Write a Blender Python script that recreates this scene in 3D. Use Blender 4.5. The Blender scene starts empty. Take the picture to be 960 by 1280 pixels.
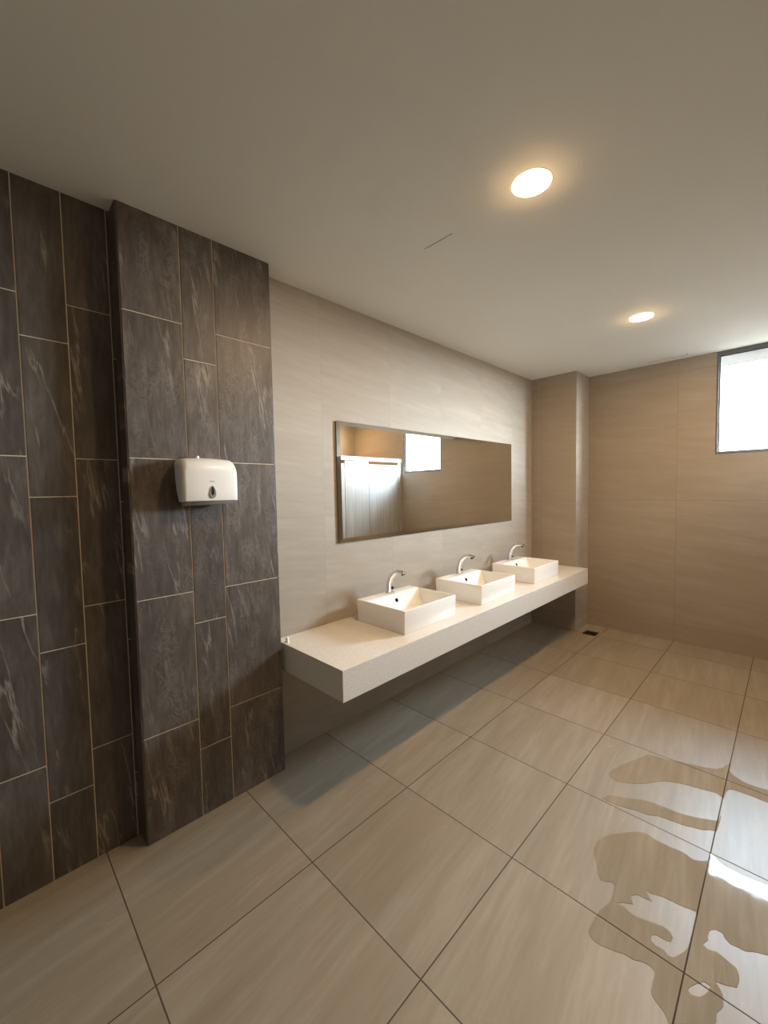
import bpy, bmesh, math, random
from mathutils import Vector, Matrix
from mathutils.geometry import tessellate_polygon
C = bpy.context.scene.collection
random.seed(4)

# ------------------------------------------------------------------ helpers
def link(o, parent=None):
    C.objects.link(o)
    if parent is not None:
        o.parent = parent
    return o

def obj(name, bm, mat, parent=None, smooth=False, loc=None):
    me = bpy.data.meshes.new(name)
    bmesh.ops.recalc_face_normals(bm, faces=bm.faces[:])
    bm.to_mesh(me); bm.free()
    if mat is not None:
        for m in (mat if isinstance(mat, (list, tuple)) else [mat]):
            me.materials.append(m)
    if smooth:
        for p in me.polygons:
            p.use_smooth = True
        if smooth == 'auto':
            try:
                me.set_sharp_from_angle(angle=math.radians(35))
            except Exception:
                pass
    o = bpy.data.objects.new(name, me)
    if loc is not None:
        o.location = loc
    return link(o, parent)

def tag(o, label=None, cat=None, group=None, kind=None):
    if label: o['label'] = label
    if cat: o['category'] = cat
    if group: o['group'] = group
    if kind: o['kind'] = kind
    return o

def struct(o, label, cat):
    return tag(o, label, cat, kind='structure')

def empty(name, loc, label, cat, group=None):
    o = bpy.data.objects.new(name, None)
    o.empty_display_size = 0.05
    o.location = loc
    link(o)
    return tag(o, label, cat, group)

def box(bm, x0, x1, y0, y1, z0, z1, bev=0.0, seg=2):
    vs = [bm.verts.new((x, y, z)) for x in (x0, x1) for y in (y0, y1) for z in (z0, z1)]
    fs = [(0, 1, 3, 2), (4, 6, 7, 5), (0, 4, 5, 1), (2, 3, 7, 6), (0, 2, 6, 4), (1, 5, 7, 3)]
    faces = [bm.faces.new([vs[i] for i in f]) for f in fs]
    if bev > 0:
        es = list({e for f in faces for e in f.edges})
        bmesh.ops.bevel(bm, geom=es, offset=bev, segments=seg, profile=0.5, affect='EDGES')
    return faces

def boxes(*bs, bev=0.0):
    bm = bmesh.new()
    for b in bs:
        box(bm, *b, bev=bev)
    return bm

def cyl(bm, c, r, h, axis='z', seg=32, r2=None):
    r2 = r if r2 is None else r2
    ax = {'x': Vector((1, 0, 0)), 'y': Vector((0, 1, 0)), 'z': Vector((0, 0, 1))}[axis] if isinstance(axis, str) else Vector(axis).normalized()
    q = ax.to_track_quat('Z', 'Y')
    m = Matrix.Translation(Vector(c)) @ q.to_matrix().to_4x4() @ Matrix.Translation((0, 0, h / 2))
    bmesh.ops.create_cone(bm, cap_ends=True, segments=seg, radius1=r, radius2=r2, depth=h, matrix=m)

def lathe(bm, prof, c, seg=48):
    """prof: (r, z) list, around the vertical axis through c"""
    rings = []
    for r, z in prof:
        if r < 1e-6:
            rings.append([bm.verts.new((c[0], c[1], c[2] + z))])
        else:
            rings.append([bm.verts.new((c[0] + r * math.cos(2 * math.pi * i / seg), c[1] + r * math.sin(2 * math.pi * i / seg), c[2] + z)) for i in range(seg)])
    for a, b in zip(rings, rings[1:]):
        for i in range(seg):
            j = (i + 1) % seg
            if len(a) == 1:
                bm.faces.new([a[0], b[i], b[j]])
            elif len(b) == 1:
                bm.faces.new([a[i], b[0], a[j]])
            else:
                bm.faces.new([a[i], b[i], b[j], a[j]])

# ------------------------------------------------------------------ node helpers
class NT:
    def __init__(s, name):
        s.m = bpy.data.materials.new(name); s.m.use_nodes = True
        s.t = s.m.node_tree; s.t.nodes.clear()
        s.out = s.t.nodes.new('ShaderNodeOutputMaterial')
    def n(s, typ, **kw):
        nd = s.t.nodes.new(typ)
        for k, v in kw.items():
            setattr(nd, k, v)
        return nd
    def put(s, sock, v):
        if isinstance(v, bpy.types.NodeSocket):
            s.t.links.new(v, sock)
        else:
            sock.default_value = v
    def math(s, op, a, b=None, c=None, clamp=False):
        nd = s.n('ShaderNodeMath', operation=op, use_clamp=clamp)
        s.put(nd.inputs[0], a)
        if b is not None: s.put(nd.inputs[1], b)
        if c is not None: s.put(nd.inputs[2], c)
        return nd.outputs[0]
    def xyz(s, x, y, z):
        nd = s.n('ShaderNodeCombineXYZ')
        for i, v in enumerate((x, y, z)): s.put(nd.inputs[i], v)
        return nd.outputs[0]
    def noise(s, vec, scale, detail=4, rough=0.5, dist=0.0):
        nd = s.n('ShaderNodeTexNoise')
        s.put(nd.inputs['Vector'], vec); nd.inputs['Scale'].default_value = scale
        nd.inputs['Detail'].default_value = detail; nd.inputs['Roughness'].default_value = rough
        nd.inputs['Distortion'].default_value = dist
        return nd.outputs[0]
    def ramp(s, fac, stops, interp='LINEAR'):
        nd = s.n('ShaderNodeValToRGB'); cr = nd.color_ramp; cr.interpolation = interp
        while len(cr.elements) < len(stops): cr.elements.new(0.5)
        for e, (p, c) in zip(cr.elements, stops):
            e.position = p; e.color = (c[0], c[1], c[2], 1) if not isinstance(c, (int, float)) else (c, c, c, 1)
        s.put(nd.inputs[0], fac)
        return nd.outputs[0]
    def mix(s, fac, a, b, blend='MIX'):
        nd = s.n('ShaderNodeMix', data_type='RGBA', blend_type=blend)
        s.put(nd.inputs[0], fac)
        s.put(nd.inputs[6], a if isinstance(a, bpy.types.NodeSocket) else (*a, 1))
        s.put(nd.inputs[7], b if isinstance(b, bpy.types.NodeSocket) else (*b, 1))
        return nd.outputs[2]
    def bsdf(s, color, rough=0.5, metal=0.0, spec=0.5, **kw):
        b = s.n('ShaderNodeBsdfPrincipled')
        s.put(b.inputs['Base Color'], color if isinstance(color, bpy.types.NodeSocket) else (*color, 1))
        s.put(b.inputs['Roughness'], rough); b.inputs['Metallic'].default_value = metal
        b.inputs['Specular IOR Level'].default_value = spec
        for k, v in kw.items(): s.put(b.inputs[k], v)
        return b
    def done(s, shader):
        s.t.links.new(shader, s.out.inputs['Surface'])
        return s.m
    def bump(s, h, strength=0.2, dist=0.002):
        b = s.n('ShaderNodeBump'); b.inputs['Strength'].default_value = strength; b.inputs['Distance'].default_value = dist
        s.put(b.inputs['Height'], h)
        return b.outputs[0]

def plain(name, col, rough=0.5, metal=0.0, spec=0.5, var=0.03, scale=6.0, bump=0.0):
    """a painted / moulded surface with a little procedural unevenness"""
    t = NT(name)
    tc = t.n('ShaderNodeTexCoord').outputs['Object']
    n = t.noise(tc, scale, 3)
    c = t.ramp(n, [(0.3, tuple(v * (1 - var) for v in col)), (0.7, tuple(min(1, v * (1 + var)) for v in col))])
    b = t.bsdf(c, rough, metal, spec)
    if bump:
        t.put(b.inputs['Normal'], t.bump(t.noise(tc, 220, 2), bump, 0.001))
    return t.done(b.outputs[0])

def stone_tile(name, ua, va, u0, us, v0, vs, grain, cols, rough, gcol, gw, wet=False, streak=1.0, spec=0.5, umin=None):
    """large porcelain tiles in the plane (ua, va); grain = axis letter along which the veining runs"""
    t = NT(name)
    tc = t.n('ShaderNodeTexCoord').outputs['Object']
    sep = t.n('ShaderNodeSeparateXYZ'); t.put(sep.inputs[0], tc)
    ax = {'x': sep.outputs[0], 'y': sep.outputs[1], 'z': sep.outputs[2]}
    def cell(a, o, s):
        q = t.math('DIVIDE', t.math('SUBTRACT', a, o), s)
        i = t.math('FLOOR', q); f = t.math('SUBTRACT', q, i)
        d = t.math('MULTIPLY', t.math('MINIMUM', f, t.math('SUBTRACT', 1.0, f)), s)
        return i, d
    iu, du = cell(ax[ua], u0, us); iv, dv = cell(ax[va], v0, vs)
    if umin is not None:      # the row along the wall is one uncut tile wide
        du = t.math('ADD', du, t.math('LESS_THAN', ax[ua], umin)); iu = t.math('MAXIMUM', iu, -1.0)
    d = t.math('MINIMUM', du, dv)
    wn = t.n('ShaderNodeTexWhiteNoise', noise_dimensions='2D'); t.put(wn.inputs['Vector'], t.xyz(iu, iv, 0.0))
    rnd = wn.outputs['Value']
    g = ax[grain]; c_ = ax[va if grain == ua else ua]
    # slightly oblique stretched veining, shifted from tile to tile
    cc = t.math('ADD', c_, t.math('MULTIPLY', g, 0.10))
    vec = t.xyz(t.math('MULTIPLY', g, 1.1), t.math('MULTIPLY', cc, 9.0), t.math('MULTIPLY', rnd, 37.0))
    n1 = t.noise(vec, 1.3, 5, 0.55, 0.5)
    vec2 = t.xyz(t.math('MULTIPLY', g, 4.0), t.math('MULTIPLY', cc, 46.0), t.math('MULTIPLY', rnd, 19.0))
    n2 = t.noise(vec2, 1.0, 4, 0.6, 0.25)
    n3 = t.noise(t.xyz(t.math('MULTIPLY', g, 2.0), t.math('MULTIPLY', cc, 3.0), t.math('MULTIPLY', rnd, 7.0)), 1.2, 3)
    f = t.math('ADD', t.math('MULTIPLY', t.math('SUBTRACT', n1, 0.5), 0.75 * streak), t.math('MULTIPLY', t.math('SUBTRACT', n2, 0.5), 0.45 * streak))
    f = t.math('ADD', f, t.math('MULTIPLY', t.math('SUBTRACT', rnd, 0.5), 0.10))
    f = t.math('ADD', f, 0.5)
    col = t.ramp(f, [(0.25, cols[0]), (0.5, cols[1]), (0.75, cols[2])])
    col = t.mix(t.math('MULTIPLY', t.math('SUBTRACT', n3, 0.42, clamp=True), 1.2, clamp=True), col, cols[3])
    # a few thin pale veins
    vv = t.math('ABSOLUTE', t.math('SUBTRACT', t.noise(vec, 0.9, 3, 0.5, 0.8), 0.5))
    vm = t.math('MULTIPLY', t.math('LESS_THAN', vv, 0.006), t.math('MULTIPLY', t.math('SUBTRACT', n3, 0.45, clamp=True), 2.2 * streak, clamp=True))
    col = t.mix(vm, col, cols[2])
    gm = t.math('LESS_THAN', d, gw / 2)
    col = t.mix(gm, col, gcol)
    if wet:
        hsv = t.n('ShaderNodeHueSaturation'); hsv.inputs['Saturation'].default_value = 1.0; hsv.inputs['Value'].default_value = 1.0
        t.put(hsv.inputs['Color'], col); col = hsv.outputs[0]
        b = t.bsdf(col, rough, 0, 0.42)
        b.inputs['IOR'].default_value = 1.36
        hgt = t.noise(tc, 26, 2, 0.4)
        t.put(b.inputs['Normal'], t.bump(hgt, 0.05, 0.002))
    else:
        rr = t.math('ADD', t.math('MULTIPLY', t.math('SUBTRACT', n2, 0.5), 0.10), rough)
        rr = t.math('ADD', rr, t.math('MULTIPLY', gm, 0.4))
        b = t.bsdf(col, rr, 0, spec)
        hgt = t.math('MINIMUM', t.math('DIVIDE', d, gw / 2 + 0.001), 1.0)
        t.put(b.inputs['Normal'], t.bump(hgt, 0.25, 0.0015))
    return t.done(b.outputs[0])

def slate(name, tones, rough=0.42, swirl=False):
    """dark slate-look tile; every tile (mesh island) gets its own tone and its own veins"""
    t = NT(name)
    tc = t.n('ShaderNodeTexCoord').outputs['Object']
    rnd = t.n('ShaderNodeNewGeometry').outputs['Random Per Island']
    sep = t.n('ShaderNodeSeparateXYZ'); t.put(sep.inputs[0], tc)
    y, z = sep.outputs[1], sep.outputs[2]
    w = t.math('MULTIPLY', rnd, 53.0)
    v1 = t.xyz(w, t.math('MULTIPLY', y, 7.0), t.math('MULTIPLY', z, 2.2))
    n1 = t.noise(v1, 1.8, 9, 0.72, 0.7)
    v2 = t.xyz(w, t.math('MULTIPLY', y, 60.0), t.math('MULTIPLY', z, 9.0))
    n2 = t.noise(v2, 1.0, 4, 0.6, 0.3)
    f = t.math('ADD', t.math('MULTIPLY', n1, 0.65), t.math('MULTIPLY', n2, 0.35))
    col = t.ramp(f, [(0.34, tones[0]), (0.5, tones[1]), (0.66, tones[2])])
    # pale veins: thin ridges of a distorted, upright noise, only where a second noise allows
    v3 = t.xyz(w, t.math('ADD', t.math('MULTIPLY', y, 8.0), t.math('MULTIPLY', z, 1.2)), t.math('MULTIPLY', z, 0.9))
    ridge = t.math('ABSOLUTE', t.math('SUBTRACT', t.noise(v3, 1.3, 6, 0.55, 0.15), 0.5))
    rm = t.ramp(ridge, [(0.0, 1.0), (0.018, 0.0)])
    allow = t.ramp(t.noise(t.xyz(w, t.math('MULTIPLY', y, 3.0), z), 2.6, 2), [(0.50, 0.0), (0.62, 1.0)])
    k = t.n('ShaderNodeMath', operation='MULTIPLY'); t.put(k.inputs[0], rm); t.put(k.inputs[1], allow)
    col = t.mix(t.math('MULTIPLY', k.outputs[0], 0.68), col, (0.34, 0.30, 0.25))
    if swirl:
        v4 = t.xyz(w, t.math('MULTIPLY', y, 9.0), t.math('MULTIPLY', z, 6.0))
        sw = t.math('ABSOLUTE', t.math('SUBTRACT', t.noise(v4, 2.6, 8, 0.68, 1.6), 0.5))
        sm = t.ramp(sw, [(0.0, 1.0), (0.05, 0.0)])
        k2 = t.n('ShaderNodeMath', operation='MULTIPLY'); t.put(k2.inputs[0], sm)
        t.put(k2.inputs[1], t.ramp(t.noise(v1, 2.6, 2), [(0.45, 0.0), (0.62, 1.0)]))
        col = t.mix(t.math('MULTIPLY', k2.outputs[0], 0.42), col, (0.25, 0.225, 0.195))
    tone = t.math('ADD', t.math('MULTIPLY', rnd, 0.30), 0.85)
    hsv = t.n('ShaderNodeHueSaturation'); t.put(hsv.inputs['Value'], tone); t.put(hsv.inputs['Color'], col)
    b = t.bsdf(hsv.outputs[0], t.math('ADD', t.math('MULTIPLY', n2, 0.16), rough - 0.08), 0, 0.45)
    t.put(b.inputs['Normal'], t.bump(f, 0.25, 0.003))
    return t.done(b.outputs[0])

def emit(name, col, strength):
    t = NT(name)
    e = t.n('ShaderNodeEmission'); e.inputs[0].default_value = (*col, 1); e.inputs[1].default_value = strength
    return t.done(e.outputs[0])

# ------------------------------------------------------------------ measured layout (metres)
H = 2.692                       # ceiling height
XL, XC = 0.018, 0.116           # dark wall face, dark column face
Y0, Y1, Y2, Y3 = 0.450, 0.683, 0.831, 1.119   # dark column strips
PX, PY, YB = 0.475, 4.365, 4.723              # far pier and back wall
XR, YN = 3.40, -1.8             # right wall, wall behind the camera
GA, GS, GB, GT = 0.6904, 0.5762, 0.3162, 0.5821    # floor joints
WX0, WX1, WZ0, WZ1 = 1.548, 2.262, 1.784, 2.692    # window opening
WT = 0.10                       # back wall thickness

# ------------------------------------------------------------------ materials
beige = [(0.262, 0.220, 0.155), (0.318, 0.273, 0.205), (0.41, 0.365, 0.29), (0.345, 0.268, 0.198)]
wallb = [(0.335, 0.295, 0.245), (0.385, 0.345, 0.292), (0.455, 0.415, 0.36), (0.36, 0.312, 0.257)]
backb_shaded = [(0.30, 0.247, 0.19), (0.345, 0.288, 0.225), (0.405, 0.35, 0.285), (0.325, 0.265, 0.20)]  # wall tile copy with the end wall's shade painted in, darker and browner
M_floor = stone_tile('floor_tile', 'x', 'y', GA, GS, GB, GT, 'y', beige, 0.42, (0.085, 0.06, 0.04), 0.0045, streak=0.9, spec=0.6, umin=0.4)
M_wet = stone_tile('wet_floor_tile', 'x', 'y', GA, GS, GB, GT, 'y', beige, 0.035, (0.075, 0.055, 0.038), 0.0045, wet=True, streak=0.9, umin=0.4)
M_wall_y = stone_tile('beige_tile_side', 'y', 'z', 1.519, 0.604, 0.17, 1.2, 'y', wallb, 0.58, (0.34, 0.29, 0.235), 0.002, streak=0.7, spec=0.12)
M_wall_x = stone_tile('beige_tile_end_shaded', 'x', 'z', GA - GS * 1, 2 * GS, 0.17, 1.2, 'x', backb_shaded, 0.42, (0.27, 0.225, 0.18), 0.004, streak=0.65, spec=0.35)
M_slate = slate('slate_tile', [(0.052, 0.041, 0.032), (0.086, 0.070, 0.057), (0.13, 0.113, 0.094)])
M_slate2 = slate('slate_tile_figured', [(0.055, 0.044, 0.037), (0.094, 0.077, 0.066), (0.15, 0.128, 0.112)], swirl=True)
M_grout = plain('cream_grout', (0.60, 0.51, 0.36), 0.8, var=0.08, scale=20)
M_ceil = plain('ceiling_paint', (0.785, 0.785, 0.735), 0.75, spec=0.25, var=0.015, scale=1.5)
M_paint = plain('white_paint', (0.7, 0.68, 0.63), 0.7, var=0.02)
M_ceramic = plain('white_ceramic', (0.90, 0.89, 0.865), 0.12, spec=0.55, var=0.008)
M_plastic = plain('white_plastic', (0.80, 0.77, 0.72), 0.28, var=0.01)
M_greyplastic = plain('grey_plastic', (0.30, 0.29, 0.27), 0.35)
M_smoke = plain('smoked_plastic', (0.26, 0.24, 0.23), 0.15)
M_black = plain('black_plastic', (0.012, 0.012, 0.012), 0.35)
M_hole_shade = plain('hole_shade_black', (0.006, 0.006, 0.006), 0.9, spec=0.05)
M_chrome = plain('chrome', (0.78, 0.78, 0.79), 0.09, metal=1.0, var=0.01)
M_alu = plain('grey_aluminium', (0.33, 0.34, 0.35), 0.38, metal=0.75, var=0.03)
M_frame = plain('window_frame_grey', (0.115, 0.12, 0.125), 0.45, metal=0.0, var=0.03)
M_steel = plain('dark_steel', (0.055, 0.045, 0.04), 0.45, metal=0.4)
M_rail = plain('pale_rail', (0.60, 0.61, 0.61), 0.35)
M_concrete = plain('overhang_concrete', (0.12, 0.12, 0.122), 1.0, spec=0.0, var=0.05, scale=3, bump=0.1)
M_seal = plain('white_sealant', (0.85, 0.84, 0.82), 0.4)

def quartz():
    t = NT('speckled_quartz')
    tc = t.n('ShaderNodeTexCoord').outputs['Object']
    c = t.ramp(t.noise(tc, 240, 2, 0.5), [(0.36, (0.60, 0.57, 0.52)), (0.47, (0.755, 0.73, 0.68)), (0.7, (0.80, 0.775, 0.73))])
    b = t.bsdf(c, 0.22, 0, 0.5)
    return t.done(b.outputs[0])
M_quartz = quartz()

def laminate():
    t = NT('pale_laminate')
    tc = t.n('ShaderNodeTexCoord').outputs['Object']
    mp = t.n('ShaderNodeMapping'); mp.inputs['Scale'].default_value = (1, 26, 0.9); t.put(mp.inputs[0], tc)
    c = t.ramp(t.noise(mp.outputs[0], 1.5, 4, 0.6), [(0.3, (0.36, 0.345, 0.325)), (0.55, (0.45, 0.44, 0.42)), (0.75, (0.53, 0.52, 0.50))])
    return t.done(t.bsdf(c, 0.3).outputs[0])
M_lam = laminate()

def mirror_mat():
    t = NT('mirror_silver')
    tc = t.n('ShaderNodeTexCoord').outputs['Object']
    c = t.ramp(t.noise(tc, 2, 1), [(0.3, (0.80, 0.80, 0.765)), (0.7, (0.81, 0.81, 0.775))])
    return t.done(t.bsdf(c, 0.0, 1.0).outputs[0])
M_mirror = mirror_mat()

def pane():
    t = NT('clear_window_glass')
    lw = t.n('ShaderNodeLayerWeight'); lw.inputs['Blend'].default_value = 0.5
    fac = t.math('ADD', t.math('MULTIPLY', t.math('POWER', lw.outputs['Facing'], 5.0), 0.55), 0.03)
    tr = t.n('ShaderNodeBsdfTransparent'); tr.inputs[0].default_value = (0.95, 0.97, 0.97, 1)
    gl = t.n('ShaderNodeBsdfGlossy'); gl.inputs['Roughness'].default_value = 0.02
    mx = t.n('ShaderNodeMixShader'); t.put(mx.inputs[0], fac); t.put(mx.inputs[1], tr.outputs[0]); t.put(mx.inputs[2], gl.outputs[0])
    return t.done(mx.outputs[0])
M_pane = pane()
M_lamp = emit('lamp_diffuser', (1.0, 0.63, 0.30), 350.0)

# ------------------------------------------------------------------ room shell
TH = 0.12
struct(obj('floor', boxes((-0.3, XR + 0.3, YN - 0.2, YB + 0.5, -0.12, 0.0)), M_floor),
       'beige stone-look floor of large square tiles with dark joints', 'floor')
struct(obj('ceiling', boxes((-0.2, XR + 0.2, YN - 0.2, YB + WT, H, H + 0.15)), M_ceil),
       'plain off-white painted ceiling', 'ceiling')
# plain beige wall that carries mirror and counter
struct(obj('wall_left', boxes((-TH, 0.0, Y3 - 0.35, YB + WT, 0, H)), M_wall_y),
       'beige stone-tiled wall behind the mirror and the counter', 'wall')
# back wall with the window opening (bottom, left, right pieces)
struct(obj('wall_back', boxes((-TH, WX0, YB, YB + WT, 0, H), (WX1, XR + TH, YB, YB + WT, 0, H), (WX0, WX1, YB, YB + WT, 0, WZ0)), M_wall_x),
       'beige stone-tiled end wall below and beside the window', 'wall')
struct(obj('wall_right', boxes((XR, XR + TH, YN - TH, YB + WT, 0, H)), M_wall_y),
       'beige tiled wall behind the cubicles', 'wall')
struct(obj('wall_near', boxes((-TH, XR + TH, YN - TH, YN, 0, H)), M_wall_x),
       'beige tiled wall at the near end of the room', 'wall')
# far pier in the corner
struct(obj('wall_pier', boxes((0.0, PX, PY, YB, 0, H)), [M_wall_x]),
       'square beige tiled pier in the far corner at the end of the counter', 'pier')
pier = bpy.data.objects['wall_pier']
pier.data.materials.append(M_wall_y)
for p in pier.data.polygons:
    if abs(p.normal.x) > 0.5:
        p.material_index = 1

# dark slate cladding: cream grout bed with single tiles proud of it
def tiles_on_x(bm, x, strips, gap, zlist, th=0.0022, bev=0.0012):
    for (ya, yb), joints in zip(strips, zlist):
        zs = [0.0] + joints + [H]
        for za, zb in zip(zs, zs[1:]):
            if zb - za < 0.01: continue
            box(bm, x - 0.008, x + th, ya + gap, yb - gap, za + (gap if za > 0 else 0), zb - (gap if zb < H else 0), bev=bev, seg=1)

def jl(o):
    return [o + 0.6 * k for k in range(-1, 4) if 0 < o + 0.6 * k < H]

g = 0.0019
wd = struct(obj('wall_dark_left', boxes((-TH, XL - 0.002, YN, Y3 - 0.35, 0, H)), M_grout),
            'dark slate-tiled wall in upright planks with cream joints', 'wall')
strips, zl = [], []
edges = [0.4335, 0.287, 0.1417, -0.0037, -0.149, -0.294, -0.44, -0.585, -0.73, -0.876, -1.02, -1.166, -1.312, -1.457, -1.603, -1.79]
offs = [0.4673, 0.3164, 0.4701, 0.22, 0.4]
for i, (b_, a_) in enumerate(zip(edges, edges[1:])):
    strips.append((a_, b_)); zl.append(jl(offs[i % 5]))
strips.append((0.4335, Y0 + 0.006)); zl.append(jl(0.29))
bm = bmesh.new(); tiles_on_x(bm, XL - 0.002, strips, g, zl)
t_ = obj('wall_tiles', bm, M_slate, wd)

col = struct(obj('wall_dark_column', boxes((-0.05, XC - 0.002, Y0 + 0.004, Y3 - 0.004, 0, H)), M_grout),
             'shallow dark slate-tiled column carrying the towel dispenser', 'column')
bm = bmesh.new()
tiles_on_x(bm, XC - 0.002, [(Y0 + 0.001 - g, Y1), (Y1, Y2), (Y2, Y3 - 0.001 + g)], g, [jl(0.471), jl(0.3203), jl(0.465)])
obj('wall_tiles', bm, M_slate2, col)
bm = bmesh.new()   # returns of the column
box(bm, XL, XC - 0.0025, Y0 - 0.004, Y0 + 0.005, 0, H)
box(bm, 0.0, XC - 0.0025, Y3 - 0.005, Y3 + 0.004, 0, H)
obj('column_return', bm, M_slate, col)

# ------------------------------------------------------------------ window in the back wall
def frame_rect(x0, x1, z0, z1, y0, y1, w, wt=None):
    wt = w if wt is None else wt
    return boxes((x0, x0 + w, y0, y1, z0, z1), (x1 - w, x1, y0, y1, z0, z1), (x0 + w, x1 - w, y0, y1, z0, z0 + w), (x0 + w, x1 - w, y0, y1, z1 - wt, z1), bev=0.001)
win = struct(obj('window_1', frame_rect(WX0 + 0.001, WX1 - 0.001, WZ0 + 0.001, WZ1 - 0.001, YB + 0.004, YB + 0.097, 0.014, 0.034), M_frame),
             'high window with a thin grey frame in the end wall', 'window')
obj('window_sash', frame_rect(WX0 + 0.011, WX1 - 0.011, WZ0 + 0.011, WZ1 - 0.030, YB + 0.02, YB + 0.046, 0.016), M_frame, win)
obj('window_pane', boxes((WX0 + 0.026, WX1 - 0.026, YB + 0.031, YB + 0.035, WZ0 + 0.026, WZ1 - 0.046)), M_pane, win)
# concrete canopy outside, seen as a pale band through the top of the window
YE, ZE = 5.45, 2.71
ov = struct(obj('wall_overhang', boxes((1.22, 2.59, YB + WT, YE, ZE, ZE + 0.22)), M_concrete),
            'canopy outside above the window', 'canopy')

# ------------------------------------------------------------------ faint ceiling hatches
def hatch(x0, x1, y0, y1, gaps, label):
    o = obj('ceiling_hatch', boxes((x0, x1, y0, y1, -0.0002, 0.004)), M_ceil, loc=(0, 0, H))
    struct(o, label, 'hatch')
    obj('gap_shade_strip', boxes(*[(*q, -0.0008, -0.0001) for q in gaps]), M_steel, o)  # solid dark strip painted in for the shade inside the hatch gap
hatch(0.746, 1.19, 1.165, 1.612, [(0.748, 0.913, 1.609, 1.6125)], 'painted-over ceiling hatch nearer the large round lamp')
hatch(0.91, 1.354, 4.17, 4.615, [(1.05, 1.354, 4.611, 4.6145), (1.3505, 1.354, 4.56, 4.611)], 'painted-over ceiling hatch close to the end wall')

# ------------------------------------------------------------------ ceiling lamps
def make_lamp(x, y, label, group=None):
    e = empty('ceiling_light', (x, y, H), label, 'ceiling light', group)
    bm = bmesh.new()
    lathe(bm, [(0.0, -0.0005), (0.0765, -0.0003), (0.0762, -0.001), (0.0745, -0.0018), (0.0735, -0.0018), (0.073, -0.0015), (0.0, -0.0015)], (0, 0, 0))
    obj('trim_ring', bm, M_paint, e, smooth='auto')
    bm = bmesh.new()
    lathe(bm, [(0.0, -0.0022), (0.0725, -0.0022), (0.0722, -0.0042), (0.067, -0.0062), (0.03, -0.0075), (0.0, -0.0075)], (0, 0, 0))
    obj('diffuser', bm, M_lamp, e, smooth='auto')
    return e
make_lamp(1.306, 1.577, 'lit round ceiling lamp, the larger and nearer of the two')
make_lamp(1.275, 3.344, 'lit round ceiling lamp farther off, in front of the end wall')
make_lamp(3.05, 4.05, 'round ceiling lamp above the cubicle beside the window')

# ------------------------------------------------------------------ mirror
def make_mirror():
    y0, y1, z0, z1 = 1.620, 3.885, 1.186, 1.962
    e = empty('wall_mirror', (0, (y0 + y1) / 2, z0), 'long horizontal mirror with slanted glass border on the beige wall above the basins', 'mirror')
    dy = (y0 + y1) / 2
    bm = boxes((0.0005, 0.010, y0 - dy + 0.004, y1 - dy - 0.004, 0.004, z1 - z0 - 0.004))
    obj('backing_board', bm, M_steel, e)
    bm = bmesh.new()
    b = 0.028; xb, xe, xf = 0.0102, 0.0115, 0.0170
    def loop(x, i):
        return [bm.verts.new((x, yy, zz)) for yy, zz in ((y0 - dy + i, i), (y1 - dy - i, i), (y1 - dy - i, z1 - z0 - i), (y0 - dy + i, z1 - z0 - i))]
    L0, L1, L2 = loop(xb, 0), loop(xe, 0), loop(xf, b)
    bm.faces.new(L0[::-1]); bm.faces.new(L2)
    for A, B in ((L0, L1), (L1, L2)):
        for i in range(4):
            bm.faces.new([A[i], A[(i + 1) % 4], B[(i + 1) % 4], B[i]])
    obj('mirror_glass', bm, M_mirror, e)
make_mirror()

# ------------------------------------------------------------------ counter
ZT, XF, YL, YR = 0.687, 0.597, 1.155, PY
ct = empty('vanity_counter', (0, (YL + YR) / 2, ZT - 0.153), 'long pale wall-hung counter under the mirror', 'counter')
cy = -(YL + YR) / 2; cz = -(ZT - 0.153)
obj('countertop', boxes((0.0005, XF, YL + cy, YR + cy - 0.0005, ZT + cz - 0.02, ZT + cz), bev=0.0015), M_quartz, ct)
obj('fascia', boxes((XF - 0.02, XF - 0.0003, YL + cy + 0.0003, YR + cy - 0.001, 0, ZT + cz - 0.0202), bev=0.001), M_quartz, ct)
obj('end_panel', boxes((0.0005, XF - 0.0202, YL + cy + 0.0003, YL + cy + 0.02, 0, ZT + cz - 0.0202), bev=0.001), M_quartz, ct)
obj('underside_board', boxes((0.0005, XF - 0.0202, YL + cy + 0.0202, YR + cy - 0.001, 0.02, 0.03)), M_quartz, ct)

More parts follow.
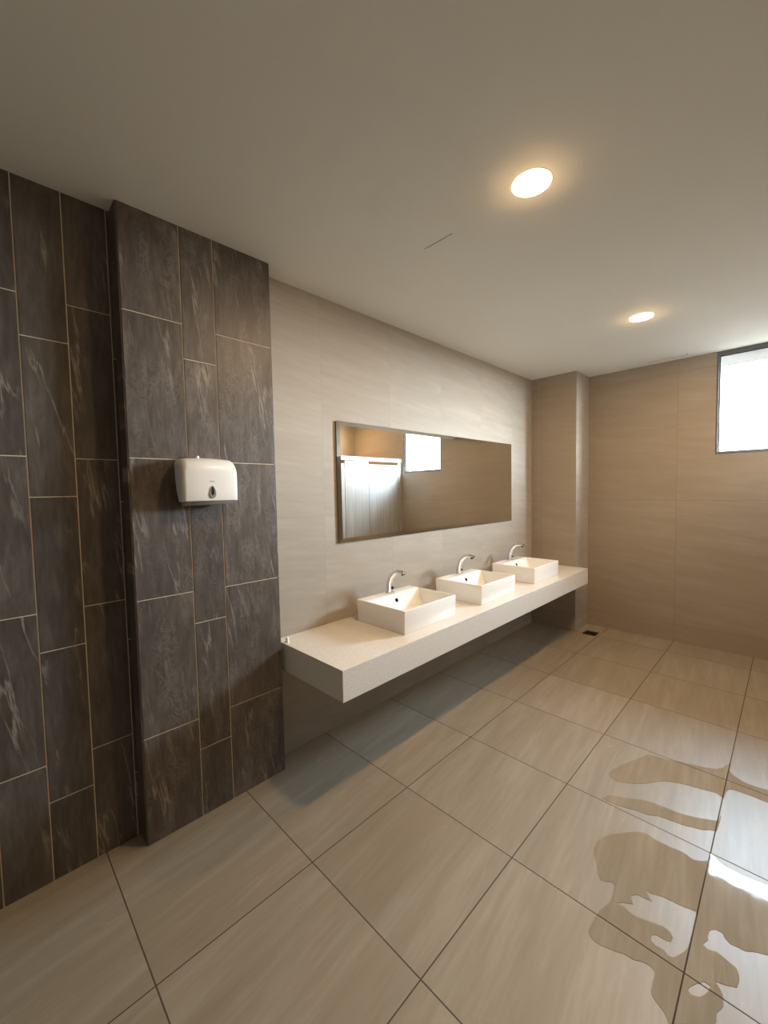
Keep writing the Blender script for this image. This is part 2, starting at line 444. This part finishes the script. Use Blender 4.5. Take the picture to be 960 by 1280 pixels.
# ------------------------------------------------------------------ basins
def make_basin():
    W, D, HH = 0.505, 0.410, 0.140       # along the wall (y), out from the wall (x), height
    e = empty('vessel_basin', (0, 0, 0), 'x', 'basin', 'rectangular white basins on the counter')
    bm = bmesh.new()
    def loop(x0, x1, y0, y1, z):
        return [bm.verts.new(p) for p in ((x0, y0, z), (x1, y0, z), (x1, y1, z), (x0, y1, z))]
    h = W / 2
    L = [loop(0.004, D - 0.004, -h + 0.004, h - 0.004, 0), loop(0, D, -h, h, HH),
         loop(0.098, D - 0.013, -h + 0.013, h - 0.013, HH),
         loop(0.150, D - 0.026, -h + 0.026, h - 0.026, 0.040)]
    bm.faces.new(L[0][::-1])
    for A, B in zip(L, L[1:]):
        for i in range(4):
            bm.faces.new([A[i], A[(i + 1) % 4], B[(i + 1) % 4], B[i]])
    # floor of the bowl falls towards the outlet
    c = bm.verts.new((0.265, 0, 0.030))
    for i in range(4):
        bm.faces.new([L[3][i], L[3][(i + 1) % 4], c])
    es = [ed for ed in bm.edges if c not in ed.verts]
    bmesh.ops.bevel(bm, geom=es, offset=0.005, segments=3, profile=0.5, affect='EDGES', clamp_overlap=True)
    obj('bowl', bm, M_ceramic, e, smooth='auto')
    # overflow on the sloping back of the bowl
    nrm = Vector((0.100, 0, 0.052)).normalized()
    pt = Vector((0.117, -0.005, 0.1035))
    bm = bmesh.new(); cyl(bm, pt - nrm * 0.004, 0.0145, 0.0055, nrm, 28)
    ov_ = obj('overflow_ring', bm, M_chrome, e, smooth='auto')
    bm = bmesh.new(); cyl(bm, pt + nrm * 0.0012, 0.0128, 0.0008, nrm, 24)
    obj('overflow_shade_disc', bm, M_hole_shade, ov_)  # flat black disc; the darkness inside the hole is painted in
    bm = bmesh.new(); lathe(bm, [(0, 0.030), (0.026, 0.030), (0.029, 0.0335), (0.025, 0.0345), (0.021, 0.0325), (0.018, 0.037), (0, 0.039)], (0.265, 0, 0), 32)
    obj('drain_plug', bm, M_chrome, e, smooth='auto')
    return e

def dup(root, loc, label):
    r = root.copy(); C.objects.link(r); r.location = loc; r['label'] = label
    for ch in list(root.children):
        c = ch.copy(); C.objects.link(c); c.parent = r
        for gch in list(ch.children):
            d = gch.copy(); C.objects.link(d); d.parent = c
    return r
BY = [1.9375, 2.752, 3.60]
BX = 0.095
b0 = make_basin(); b0.location = (BX, BY[0], ZT)
b0['label'] = 'white rectangular basin nearest the dark tiled column'
dup(b0, (BX, BY[1], ZT), 'middle white rectangular basin of the three on the counter')
dup(b0, (BX, BY[2], ZT), 'white rectangular basin farthest along, next to the corner pier')

# ------------------------------------------------------------------ taps
def make_tap():
    e = empty('basin_tap', (0, 0, 0), 'x', 'tap', 'chrome taps on the basins')
    # arched spout: elliptical section swept along an arc in the x-z plane
    path = [(0.000, 0.004, 0.0275, 0.024), (0.000, 0.030, 0.026, 0.0225), (0.003, 0.062, 0.0235, 0.021), (0.013, 0.095, 0.0205, 0.020),
            (0.031, 0.124, 0.0175, 0.019), (0.056, 0.145, 0.0150, 0.0185), (0.083, 0.155, 0.0130, 0.018), (0.111, 0.156, 0.0115, 0.0175), (0.138, 0.151, 0.0100, 0.0165)]
    # resample smoothly
    def cr(p0, p1, p2, p3, t):
        return tuple(0.5 * (2 * b + (c - a) * t + (2 * a - 5 * b + 4 * c - d) * t * t + (3 * b - a - 3 * c + d) * t ** 3) for a, b, c, d in zip(p0, p1, p2, p3))
    P = [path[0]] + path + [path[-1]]
    pts = [cr(P[i], P[i + 1], P[i + 2], P[i + 3], k / 4) for i in range(len(path) - 1) for k in range(4)] + [path[-1]]
    bm = bmesh.new(); rings = []
    N = 24
    for i, (x, z, ra, rb) in enumerate(pts):
        a = pts[max(0, i - 1)]; b = pts[min(len(pts) - 1, i + 1)]
        tx, tz = b[0] - a[0], b[1] - a[1]; l = math.hypot(tx, tz); tx /= l; tz /= l
        nx, nz = tz, -tx
        rings.append([bm.verts.new((x + nx * ra * math.cos(2 * math.pi * k / N), rb * math.sin(2 * math.pi * k / N), z + nz * ra * math.cos(2 * math.pi * k / N))) for k in range(N)])
    for A, B in zip(rings, rings[1:]):
        for k in range(N):
            bm.faces.new([A[k], A[(k + 1) % N], B[(k + 1) % N], B[k]])
    bm.faces.new(rings[0][::-1]); bm.faces.new(rings[-1])
    obj('spout', bm, M_chrome, e, smooth='auto')
    bm = bmesh.new(); lathe(bm, [(0, 0), (0.031, 0), (0.031, 0.003), (0.0285, 0.006), (0, 0.006)], (0, 0, 0), 32)
    obj('base_ring', bm, M_chrome, e, smooth='auto')
    bm = bmesh.new(); cyl(bm, (0.123, 0, 0.150), 0.0125, 0.016, (0.28, 0, -1), 24)
    obj('aerator', bm, M_black, e, smooth='auto')
    bm = bmesh.new(); cyl(bm, (0.0225, 0, 0.036), 0.0105, 0.0055, (1, 0, -0.05), 20)
    obj('sensor_eye', bm, M_black, e, smooth='auto')
    return e
tp = make_tap(); tp.location = (BX + 0.044, BY[0] + 0.006, ZT + 0.140)
tp['label'] = 'arched chrome tap on the basin nearest the dark column'
dup(tp, (BX + 0.044, BY[1] + 0.006, ZT + 0.140), 'arched chrome tap on the middle basin')
dup(tp, (BX + 0.044, BY[2] + 0.006, ZT + 0.140), 'arched chrome tap on the farthest basin by the corner pier')

# small white plug lying where counter meets the dark column
bm = bmesh.new(); lathe(bm, [(0, 0), (0.010, 0), (0.011, 0.006), (0.008, 0.016), (0.009, 0.024), (0.005, 0.030), (0, 0.031)], (0, 0, 0), 24)
tag(obj('white_stopper', bm, M_seal, smooth='auto', loc=(0.088, YL + 0.022, ZT)), 'tiny white stopper on the near end of the counter against the dark column', 'stopper')

# ------------------------------------------------------------------ paper towel dispenser
def make_dispenser():
    y0, y1 = 0.624, 0.872; z0 = 1.466
    w = y1 - y0; hh = 0.212
    x0 = XC + 0.0003
    e = empty('towel_dispenser', (x0, (y0 + y1) / 2, z0), 'white plastic paper towel dispenser on the dark tiled column', 'dispenser')
    # grey base tray, sloping in towards the wall
    bm = bmesh.new()
    prof = [(0.042, 0), (0.064, 0), (0.090, 0.0175), (0.040, 0.0175)]
    A = [bm.verts.new((x, -w / 2 + 0.010, z)) for x, z in prof]; B = [bm.verts.new((x, w / 2 - 0.010, z)) for x, z in prof]
    bm.faces.new(A); bm.faces.new(B[::-1])
    for i in range(4):
        bm.faces.new([A[i], B[i], B[(i + 1) % 4], A[(i + 1) % 4]])
    bmesh.ops.bevel(bm, geom=bm.edges[:], offset=0.003, segments=2, profile=0.5, affect='EDGES')
    obj('base_tray', bm, M_greyplastic, e, smooth='auto')
    obj('back_plate', boxes((0, 0.041, -w / 2 + 0.016, w / 2 - 0.016, 0.012, 0.150), bev=0.002), M_greyplastic, e)
    # cover: cross-sections along y; corners of the front outline rounded at top
    bm = bmesh.new()
    NY = 40; rings = []
    for i in range(NY + 1):
        s = -1 + 2 * i / NY
        s = math.copysign(1 - (1 - abs(s)) ** 1.6, s)
        yy = s * w / 2
        a = abs(s)
        edge = w / 2 * (1 - a)                                # distance from the side
        r = 0.026
        drop = 0.0 if edge > r else r - math.sqrt(max(0, r * r - (r - edge) ** 2))
        depth = 0.098 - 0.010 * a ** 2.5 - (0.0 if edge > 0.014 else 0.014 - math.sqrt(max(0, 0.014 ** 2 - (0.014 - edge) ** 2)))
        top = hh - 0.006 * a * a - drop * 0.85
        rt = 0.062
        prof = [(0.040, 0.018)]
        prof += [(depth - 0.012, 0.018), (depth - 0.003, 0.020), (depth - 0.0005, 0.026), (depth + 0.001, 0.060), (depth + 0.002, top - rt - 0.02)]
        for k in range(0, 9):
            th = math.radians(90 * k / 8)
            prof.append((depth + 0.002 - rt * 1.05 * (1 - math.cos(th)), top - rt + rt * math.sin(th)))
        prof += [(0, top + 0.001), (0, 0.150), (0.006, 0.110), (0.020, 0.055)]
        rings.append([bm.verts.new((x, yy, z)) for x, z in prof])
    n = len(rings[0])
    for A, B in zip(rings, rings[1:]):
        for k in range(n):
            bm.faces.new([A[k], B[k], B[(k + 1) % n], A[(k + 1) % n]])
    bm.faces.new(rings[0]); bm.faces.new(rings[-1][::-1])
    obj('cover', bm, M_plastic, e, smooth='auto')
    # tear-shaped sight window with a dark slot
    def drop_shape(hgt, wid, zc, x_a, x_b, mat, name, parent):
        bm = bmesh.new(); P = []
        for k in range(32):
            th = 2 * math.pi * k / 32
            zz = -math.cos(th)
            wf = math.sin(th) * (1 - 0.30 * (zz + 1) / 2 - 0.12 * max(0, zz))
            P.append((wf * wid / 2, zc + zz * hgt / 2))
        A = [bm.verts.new((x_a, y, z)) for y, z in P]; B = [bm.verts.new((x_b, y * 0.93, zc + (z - zc) * 0.96)) for y, z in P]
        for i in range(32):
            bm.faces.new([A[i], A[(i + 1) % 32], B[(i + 1) % 32], B[i]])
        bm.faces.new(A[::-1]); bm.faces.new(B)
        return obj(name, bm, mat, parent, smooth='auto')
    d = drop_shape(0.058, 0.036, 0.058, 0.094, 0.1015, M_smoke, 'sight_window', e)
    drop_shape(0.040, 0.017, 0.0635, 0.100, 0.1022, M_black, 'slot', d)
    # pale grey maker's mark: three raised strokes and a bar
    bm = boxes((0.098, 0.1006, -0.011, -0.007, 0.104, 0.109), (0.098, 0.1006, -0.005, -0.001, 0.104, 0.108), (0.098, 0.1006, 0.001, 0.005, 0.104, 0.109), (0.098, 0.1006, 0.006, 0.010, 0.104, 0.1065))
    obj('maker_mark', bm, plain('mark_grey', (0.42, 0.40, 0.37), 0.4), e)
    # key lock on the top
    bm = bmesh.new(); lathe(bm, [(0, 0.2), (0.0085, 0.2), (0.0085, hh + 0.008), (0.006, hh + 0.0105), (0, hh + 0.0105)], (0.026, -0.034, 0), 20)
    obj('key_lock', bm, M_seal, e, smooth='auto')
make_dispenser()

# ------------------------------------------------------------------ floor drain beside the pier
def make_drain():
    e = empty('floor_drain', (0.608, 4.425, 0.0), 'small square dark floor drain in front of the corner pier', 'drain')
    s = 0.062
    obj('drain_frame', boxes((-s, s, -s, -s + 0.012, 0.0002, 0.004), (-s, s, s - 0.012, s, 0.0002, 0.004), (-s, -s + 0.012, -s + 0.012, s - 0.012, 0.0002, 0.004), (s - 0.012, s, -s + 0.012, s - 0.012, 0.0002, 0.004)), M_steel, e)
    bm = boxes((-s + 0.012, s - 0.012, -s + 0.012, s - 0.012, 0.0002, 0.001))
    for k in range(6):
        y = -0.044 + k * 0.0165
        box(bm, -s + 0.012, s - 0.012, y, y + 0.008, 0.001, 0.0035)
    obj('drain_grate', bm, M_black, e)
make_drain()

# ------------------------------------------------------------------ cubicle front (seen in the mirror, right of the window)
def make_cubicles():
    X0, X1 = 2.31, 2.332
    zt, zb = 2.0, 0.10
    e = empty('cubicle_partition', (X0, 3.6, 0), 'pale laminate cubicle front with white head rail, reflected in the mirror', 'partition')
    def part(name, y0, y1, z0, z1, mat, x0=X0, x1=X1, parent=e, bev=0.001):
        return obj(name, boxes((x0 - X0, x1 - X0, y0 - 3.6, y1 - 3.6, z0, z1), bev=bev), mat, parent)
    part('head_rail', 2.46, 4.722, zt - 0.055, zt, M_rail, X0 - 0.012, X1 + 0.012)
    for a, b in ((4.632, 4.722), (3.575, 4.018), (2.50, 2.96)):
        part('pilaster', a, b, zb, zt - 0.056, M_lam)
        for yy in {round(a + 0.04, 3), round(b - 0.04, 3)}:
            lg = part('foot', yy - 0.014, yy + 0.014, 0, zb - 0.001, M_chrome, X0 + 0.002, X0 + 0.02)
    for a, b in ((4.024, 4.626), (2.966, 3.569)):
        d = part('door', a, b, zb + 0.03, zt - 0.10, M_lam, X0 + 0.001, X1 - 0.001)
        part('door_pull', a + 0.04, a + 0.06, 0.62, 0.72, M_chrome, X0 - 0.02, X0 + 0.0005, parent=d)
    part('side_panel', 2.50, 2.52, zb, zt, M_lam, X1 + 0.013, XR - 0.002)
    part('side_panel', 3.78, 3.80, zb, zt, M_lam, X1 + 0.013, XR - 0.002)
make_cubicles()

# ------------------------------------------------------------------ water on the floor
# outlines in metres on the floor plane
WET = [
([[1.609, 1.982], [1.669, 1.982], [1.718, 1.982], [1.765, 1.988], [1.8, 1.977], [1.829, 1.999], [1.845, 2.02], [1.845, 2.061], [1.863, 2.043], [1.889, 2.026], [1.919, 2.026], [1.955, 2.025], [2.016, 2.035], [2.07, 2.034], [2.12, 2.023], [2.116, 1.779], [2.026, 1.724], [1.998, 1.711], [1.975, 1.69], [1.958, 1.687], [1.935, 1.683], [1.922, 1.695], [1.915, 1.71], [1.897, 1.706], [1.884, 1.691], [1.878, 1.665], [1.882, 1.648], [1.872, 1.622], [1.887, 1.611], [1.906, 1.622], [1.926, 1.618], [1.941, 1.613], [1.956, 1.609], [1.965, 1.588], [1.967, 1.566], [1.961, 1.545], [1.939, 1.531], [1.912, 1.519], [1.927, 1.509], [1.936, 1.484], [1.94, 1.462], [1.926, 1.429], [1.925, 1.391], [1.873, 1.341], [1.833, 1.302], [1.829, 1.313], [1.819, 1.326], [1.798, 1.337], [1.783, 1.348], [1.778, 1.385], [1.778, 1.421], [1.763, 1.429], [1.742, 1.424], [1.723, 1.413], [1.695, 1.41], [1.664, 1.396], [1.637, 1.386], [1.613, 1.383], [1.589, 1.399], [1.59, 1.473], [1.597, 1.518], [1.61, 1.561], [1.607, 1.62], [1.592, 1.649], [1.557, 1.626], [1.52, 1.696], [1.492, 1.759], [1.509, 1.858]], [[[1.69, 1.699], [1.712, 1.7], [1.741, 1.712], [1.776, 1.721], [1.806, 1.724], [1.839, 1.732], [1.843, 1.717], [1.843, 1.662], [1.841, 1.617], [1.837, 1.571], [1.829, 1.539], [1.812, 1.508], [1.795, 1.502], [1.785, 1.513], [1.763, 1.508], [1.748, 1.514], [1.744, 1.536], [1.756, 1.547], [1.773, 1.547], [1.794, 1.554], [1.799, 1.576], [1.787, 1.591], [1.764, 1.594], [1.742, 1.587], [1.72, 1.579], [1.698, 1.568], [1.673, 1.567], [1.652, 1.576], [1.627, 1.572], [1.648, 1.592], [1.672, 1.61], [1.659, 1.638], [1.676, 1.66], [1.701, 1.663], [1.719, 1.67], [1.706, 1.684]], [[1.859, 1.436], [1.87, 1.464], [1.89, 1.494], [1.905, 1.494], [1.903, 1.472], [1.887, 1.44], [1.87, 1.427]]], 'large jagged water puddle on the tiles at the lower right with a bright reflection'),
([[1.507, 2.601], [1.574, 2.622], [1.663, 2.661], [1.738, 2.683], [1.798, 2.716], [1.821, 2.761], [1.844, 2.833], [1.846, 2.752], [1.865, 2.714], [1.919, 2.684], [1.996, 2.692], [2.049, 2.696], [2.05, 2.581], [2.0, 2.583], [1.936, 2.588], [1.864, 2.575], [1.851, 2.534], [1.847, 2.477], [1.82, 2.497], [1.763, 2.479], [1.705, 2.466], [1.646, 2.44], [1.602, 2.404], [1.562, 2.345], [1.496, 2.283], [1.435, 2.255], [1.395, 2.294], [1.424, 2.402], [1.469, 2.512]], [], 'wide wet streak on the floor tiles, the one nearer the end wall'),
([[1.445, 2.121], [1.502, 2.156], [1.568, 2.198], [1.626, 2.215], [1.684, 2.22], [1.75, 2.234], [1.811, 2.269], [1.841, 2.286], [1.85, 2.336], [1.851, 2.272], [1.846, 2.213], [1.829, 2.206], [1.801, 2.18], [1.775, 2.173], [1.74, 2.155], [1.697, 2.148], [1.652, 2.141], [1.611, 2.113], [1.565, 2.106], [1.519, 2.088], [1.47, 2.079], [1.43, 2.08]], [], 'narrow wet streak on the floor between the wide streak and the large puddle')]
def shore(P):
    """round the outline and give it a fine ragged edge"""
    out = []
    n = len(P)
    for i in range(n):
        p0, p1, p2, p3 = (Vector((*P[(i + k) % n], 0)) for k in (-1, 0, 1, 2))
        m = max(1, min(6, int((p2 - p1).length / 0.012)))
        for k in range(m):
            t = k / m
            q = 0.5 * (2 * p1 + (p2 - p0) * t + (2 * p0 - 5 * p1 + 4 * p2 - p3) * t * t + (3 * p1 - p0 - 3 * p2 + p3) * t ** 3)
            q = p1.lerp(p2, t).lerp(q, 0.8)
            out.append(q + Vector((random.uniform(-1, 1), random.uniform(-1, 1), 0)) * 0.0016)
    return out
for i, (outer, holes, label) in enumerate(WET):
    loops = [shore(outer)] + [shore(h_) for h_ in holes]
    flat = [v for l in loops for v in l]
    tris = tessellate_polygon(loops)
    bm = bmesh.new()
    top = [bm.verts.new((v.x, v.y, 0.0009)) for v in flat]
    bot = [bm.verts.new((v.x, v.y, 0.0001)) for v in flat]
    for t3 in tris:
        try:
            bm.faces.new([top[k] for k in t3]); bm.faces.new([bot[k] for k in reversed(t3)])
        except ValueError:
            pass
    k0 = 0
    for l in loops:
        for k in range(len(l)):
            a, b = k0 + k, k0 + (k + 1) % len(l)
            bm.faces.new([bot[a], bot[b], top[b], top[a]])
        k0 += len(l)
    tag(obj('water_puddle', bm, M_wet), label, 'puddle')

# ------------------------------------------------------------------ daylight
w = bpy.data.worlds.new('World'); bpy.context.scene.world = w; w.use_nodes = True
nt = w.node_tree; nt.nodes.clear()
out = nt.nodes.new('ShaderNodeOutputWorld'); bg = nt.nodes.new('ShaderNodeBackground')
tcw = nt.nodes.new('ShaderNodeTexCoord'); spw = nt.nodes.new('ShaderNodeSeparateXYZ')
rw = nt.nodes.new('ShaderNodeValToRGB')
nt.links.new(tcw.outputs['Generated'], spw.inputs[0]); 
mr = nt.nodes.new('ShaderNodeMapRange'); mr.inputs['From Min'].default_value = -1; mr.inputs['From Max'].default_value = 1
nt.links.new(spw.outputs[2], mr.inputs['Value']); nt.links.new(mr.outputs[0], rw.inputs[0])
cr = rw.color_ramp
for i_, (p_, c_) in enumerate([(0.49, (0.011, 0.011, 0.0105)), (0.505, (0.84, 0.93, 1.0)), (0.60, (0.70, 0.82, 0.94)), (0.70, (0.44, 0.54, 0.64)), (1.0, (0.34, 0.44, 0.56))]):
    e_ = cr.elements[i_] if i_ < 2 else cr.elements.new(p_)
    e_.position = p_; e_.color = (*c_, 1)
nt.links.new(rw.outputs[0], bg.inputs[0]); bg.inputs[1].default_value = 235.0
nt.links.new(bg.outputs[0], out.inputs[0])
pl = bpy.data.lights.new('window_portal', 'AREA'); pl.shape = 'RECTANGLE'; pl.size = WX1 - WX0; pl.size_y = WZ1 - WZ0
pl.cycles.is_portal = True
po = bpy.data.objects.new('window_portal', pl); po.location = ((WX0 + WX1) / 2, YB + 0.052, (WZ0 + WZ1) / 2)
po.rotation_euler = (math.radians(-90), 0, 0); C.objects.link(po)

# ------------------------------------------------------------------ camera (35 mm-style wide phone lens)
yaw, pit, rol, f = 0.7861, -0.0522, -0.0193, 509.1086
cyw, syw, cp, sp, cro, sro = math.cos(yaw), math.sin(yaw), math.cos(pit), math.sin(pit), math.cos(rol), math.sin(rol)
F = Vector((-syw * cp, cyw * cp, sp)); R0 = Vector((cyw, syw, 0)); U0 = R0.cross(F)
R = cro * R0 + sro * U0; U = -sro * R0 + cro * U0
cd = bpy.data.cameras.new('Camera'); cam = bpy.data.objects.new('Camera', cd); C.objects.link(cam)
cam.matrix_world = Matrix(((R.x, U.x, -F.x, 2.0446), (R.y, U.y, -F.y, 0), (R.z, U.z, -F.z, 1.5153), (0, 0, 0, 1)))
cd.sensor_fit = 'VERTICAL'; cd.sensor_height = 36.0; cd.lens = f / 1280 * 36.0; cd.clip_start = 0.02
sc = bpy.context.scene
sc.camera = cam
sc.view_settings.view_transform = 'Standard'; sc.view_settings.look = 'None'
sc.view_settings.gamma = 1.0; sc.view_settings.exposure = 0.15; sc.view_settings.use_curve_mapping = False
try:
    sc.cycles.use_denoising = True
    sc.cycles.max_bounces = 14; sc.cycles.diffuse_bounces = 8; sc.cycles.glossy_bounces = 6
    sc.cycles.sample_clamp_indirect = 8.0; sc.cycles.sample_clamp_direct = 12.0
    sc.cycles.caustics_reflective = True
except Exception:
    pass
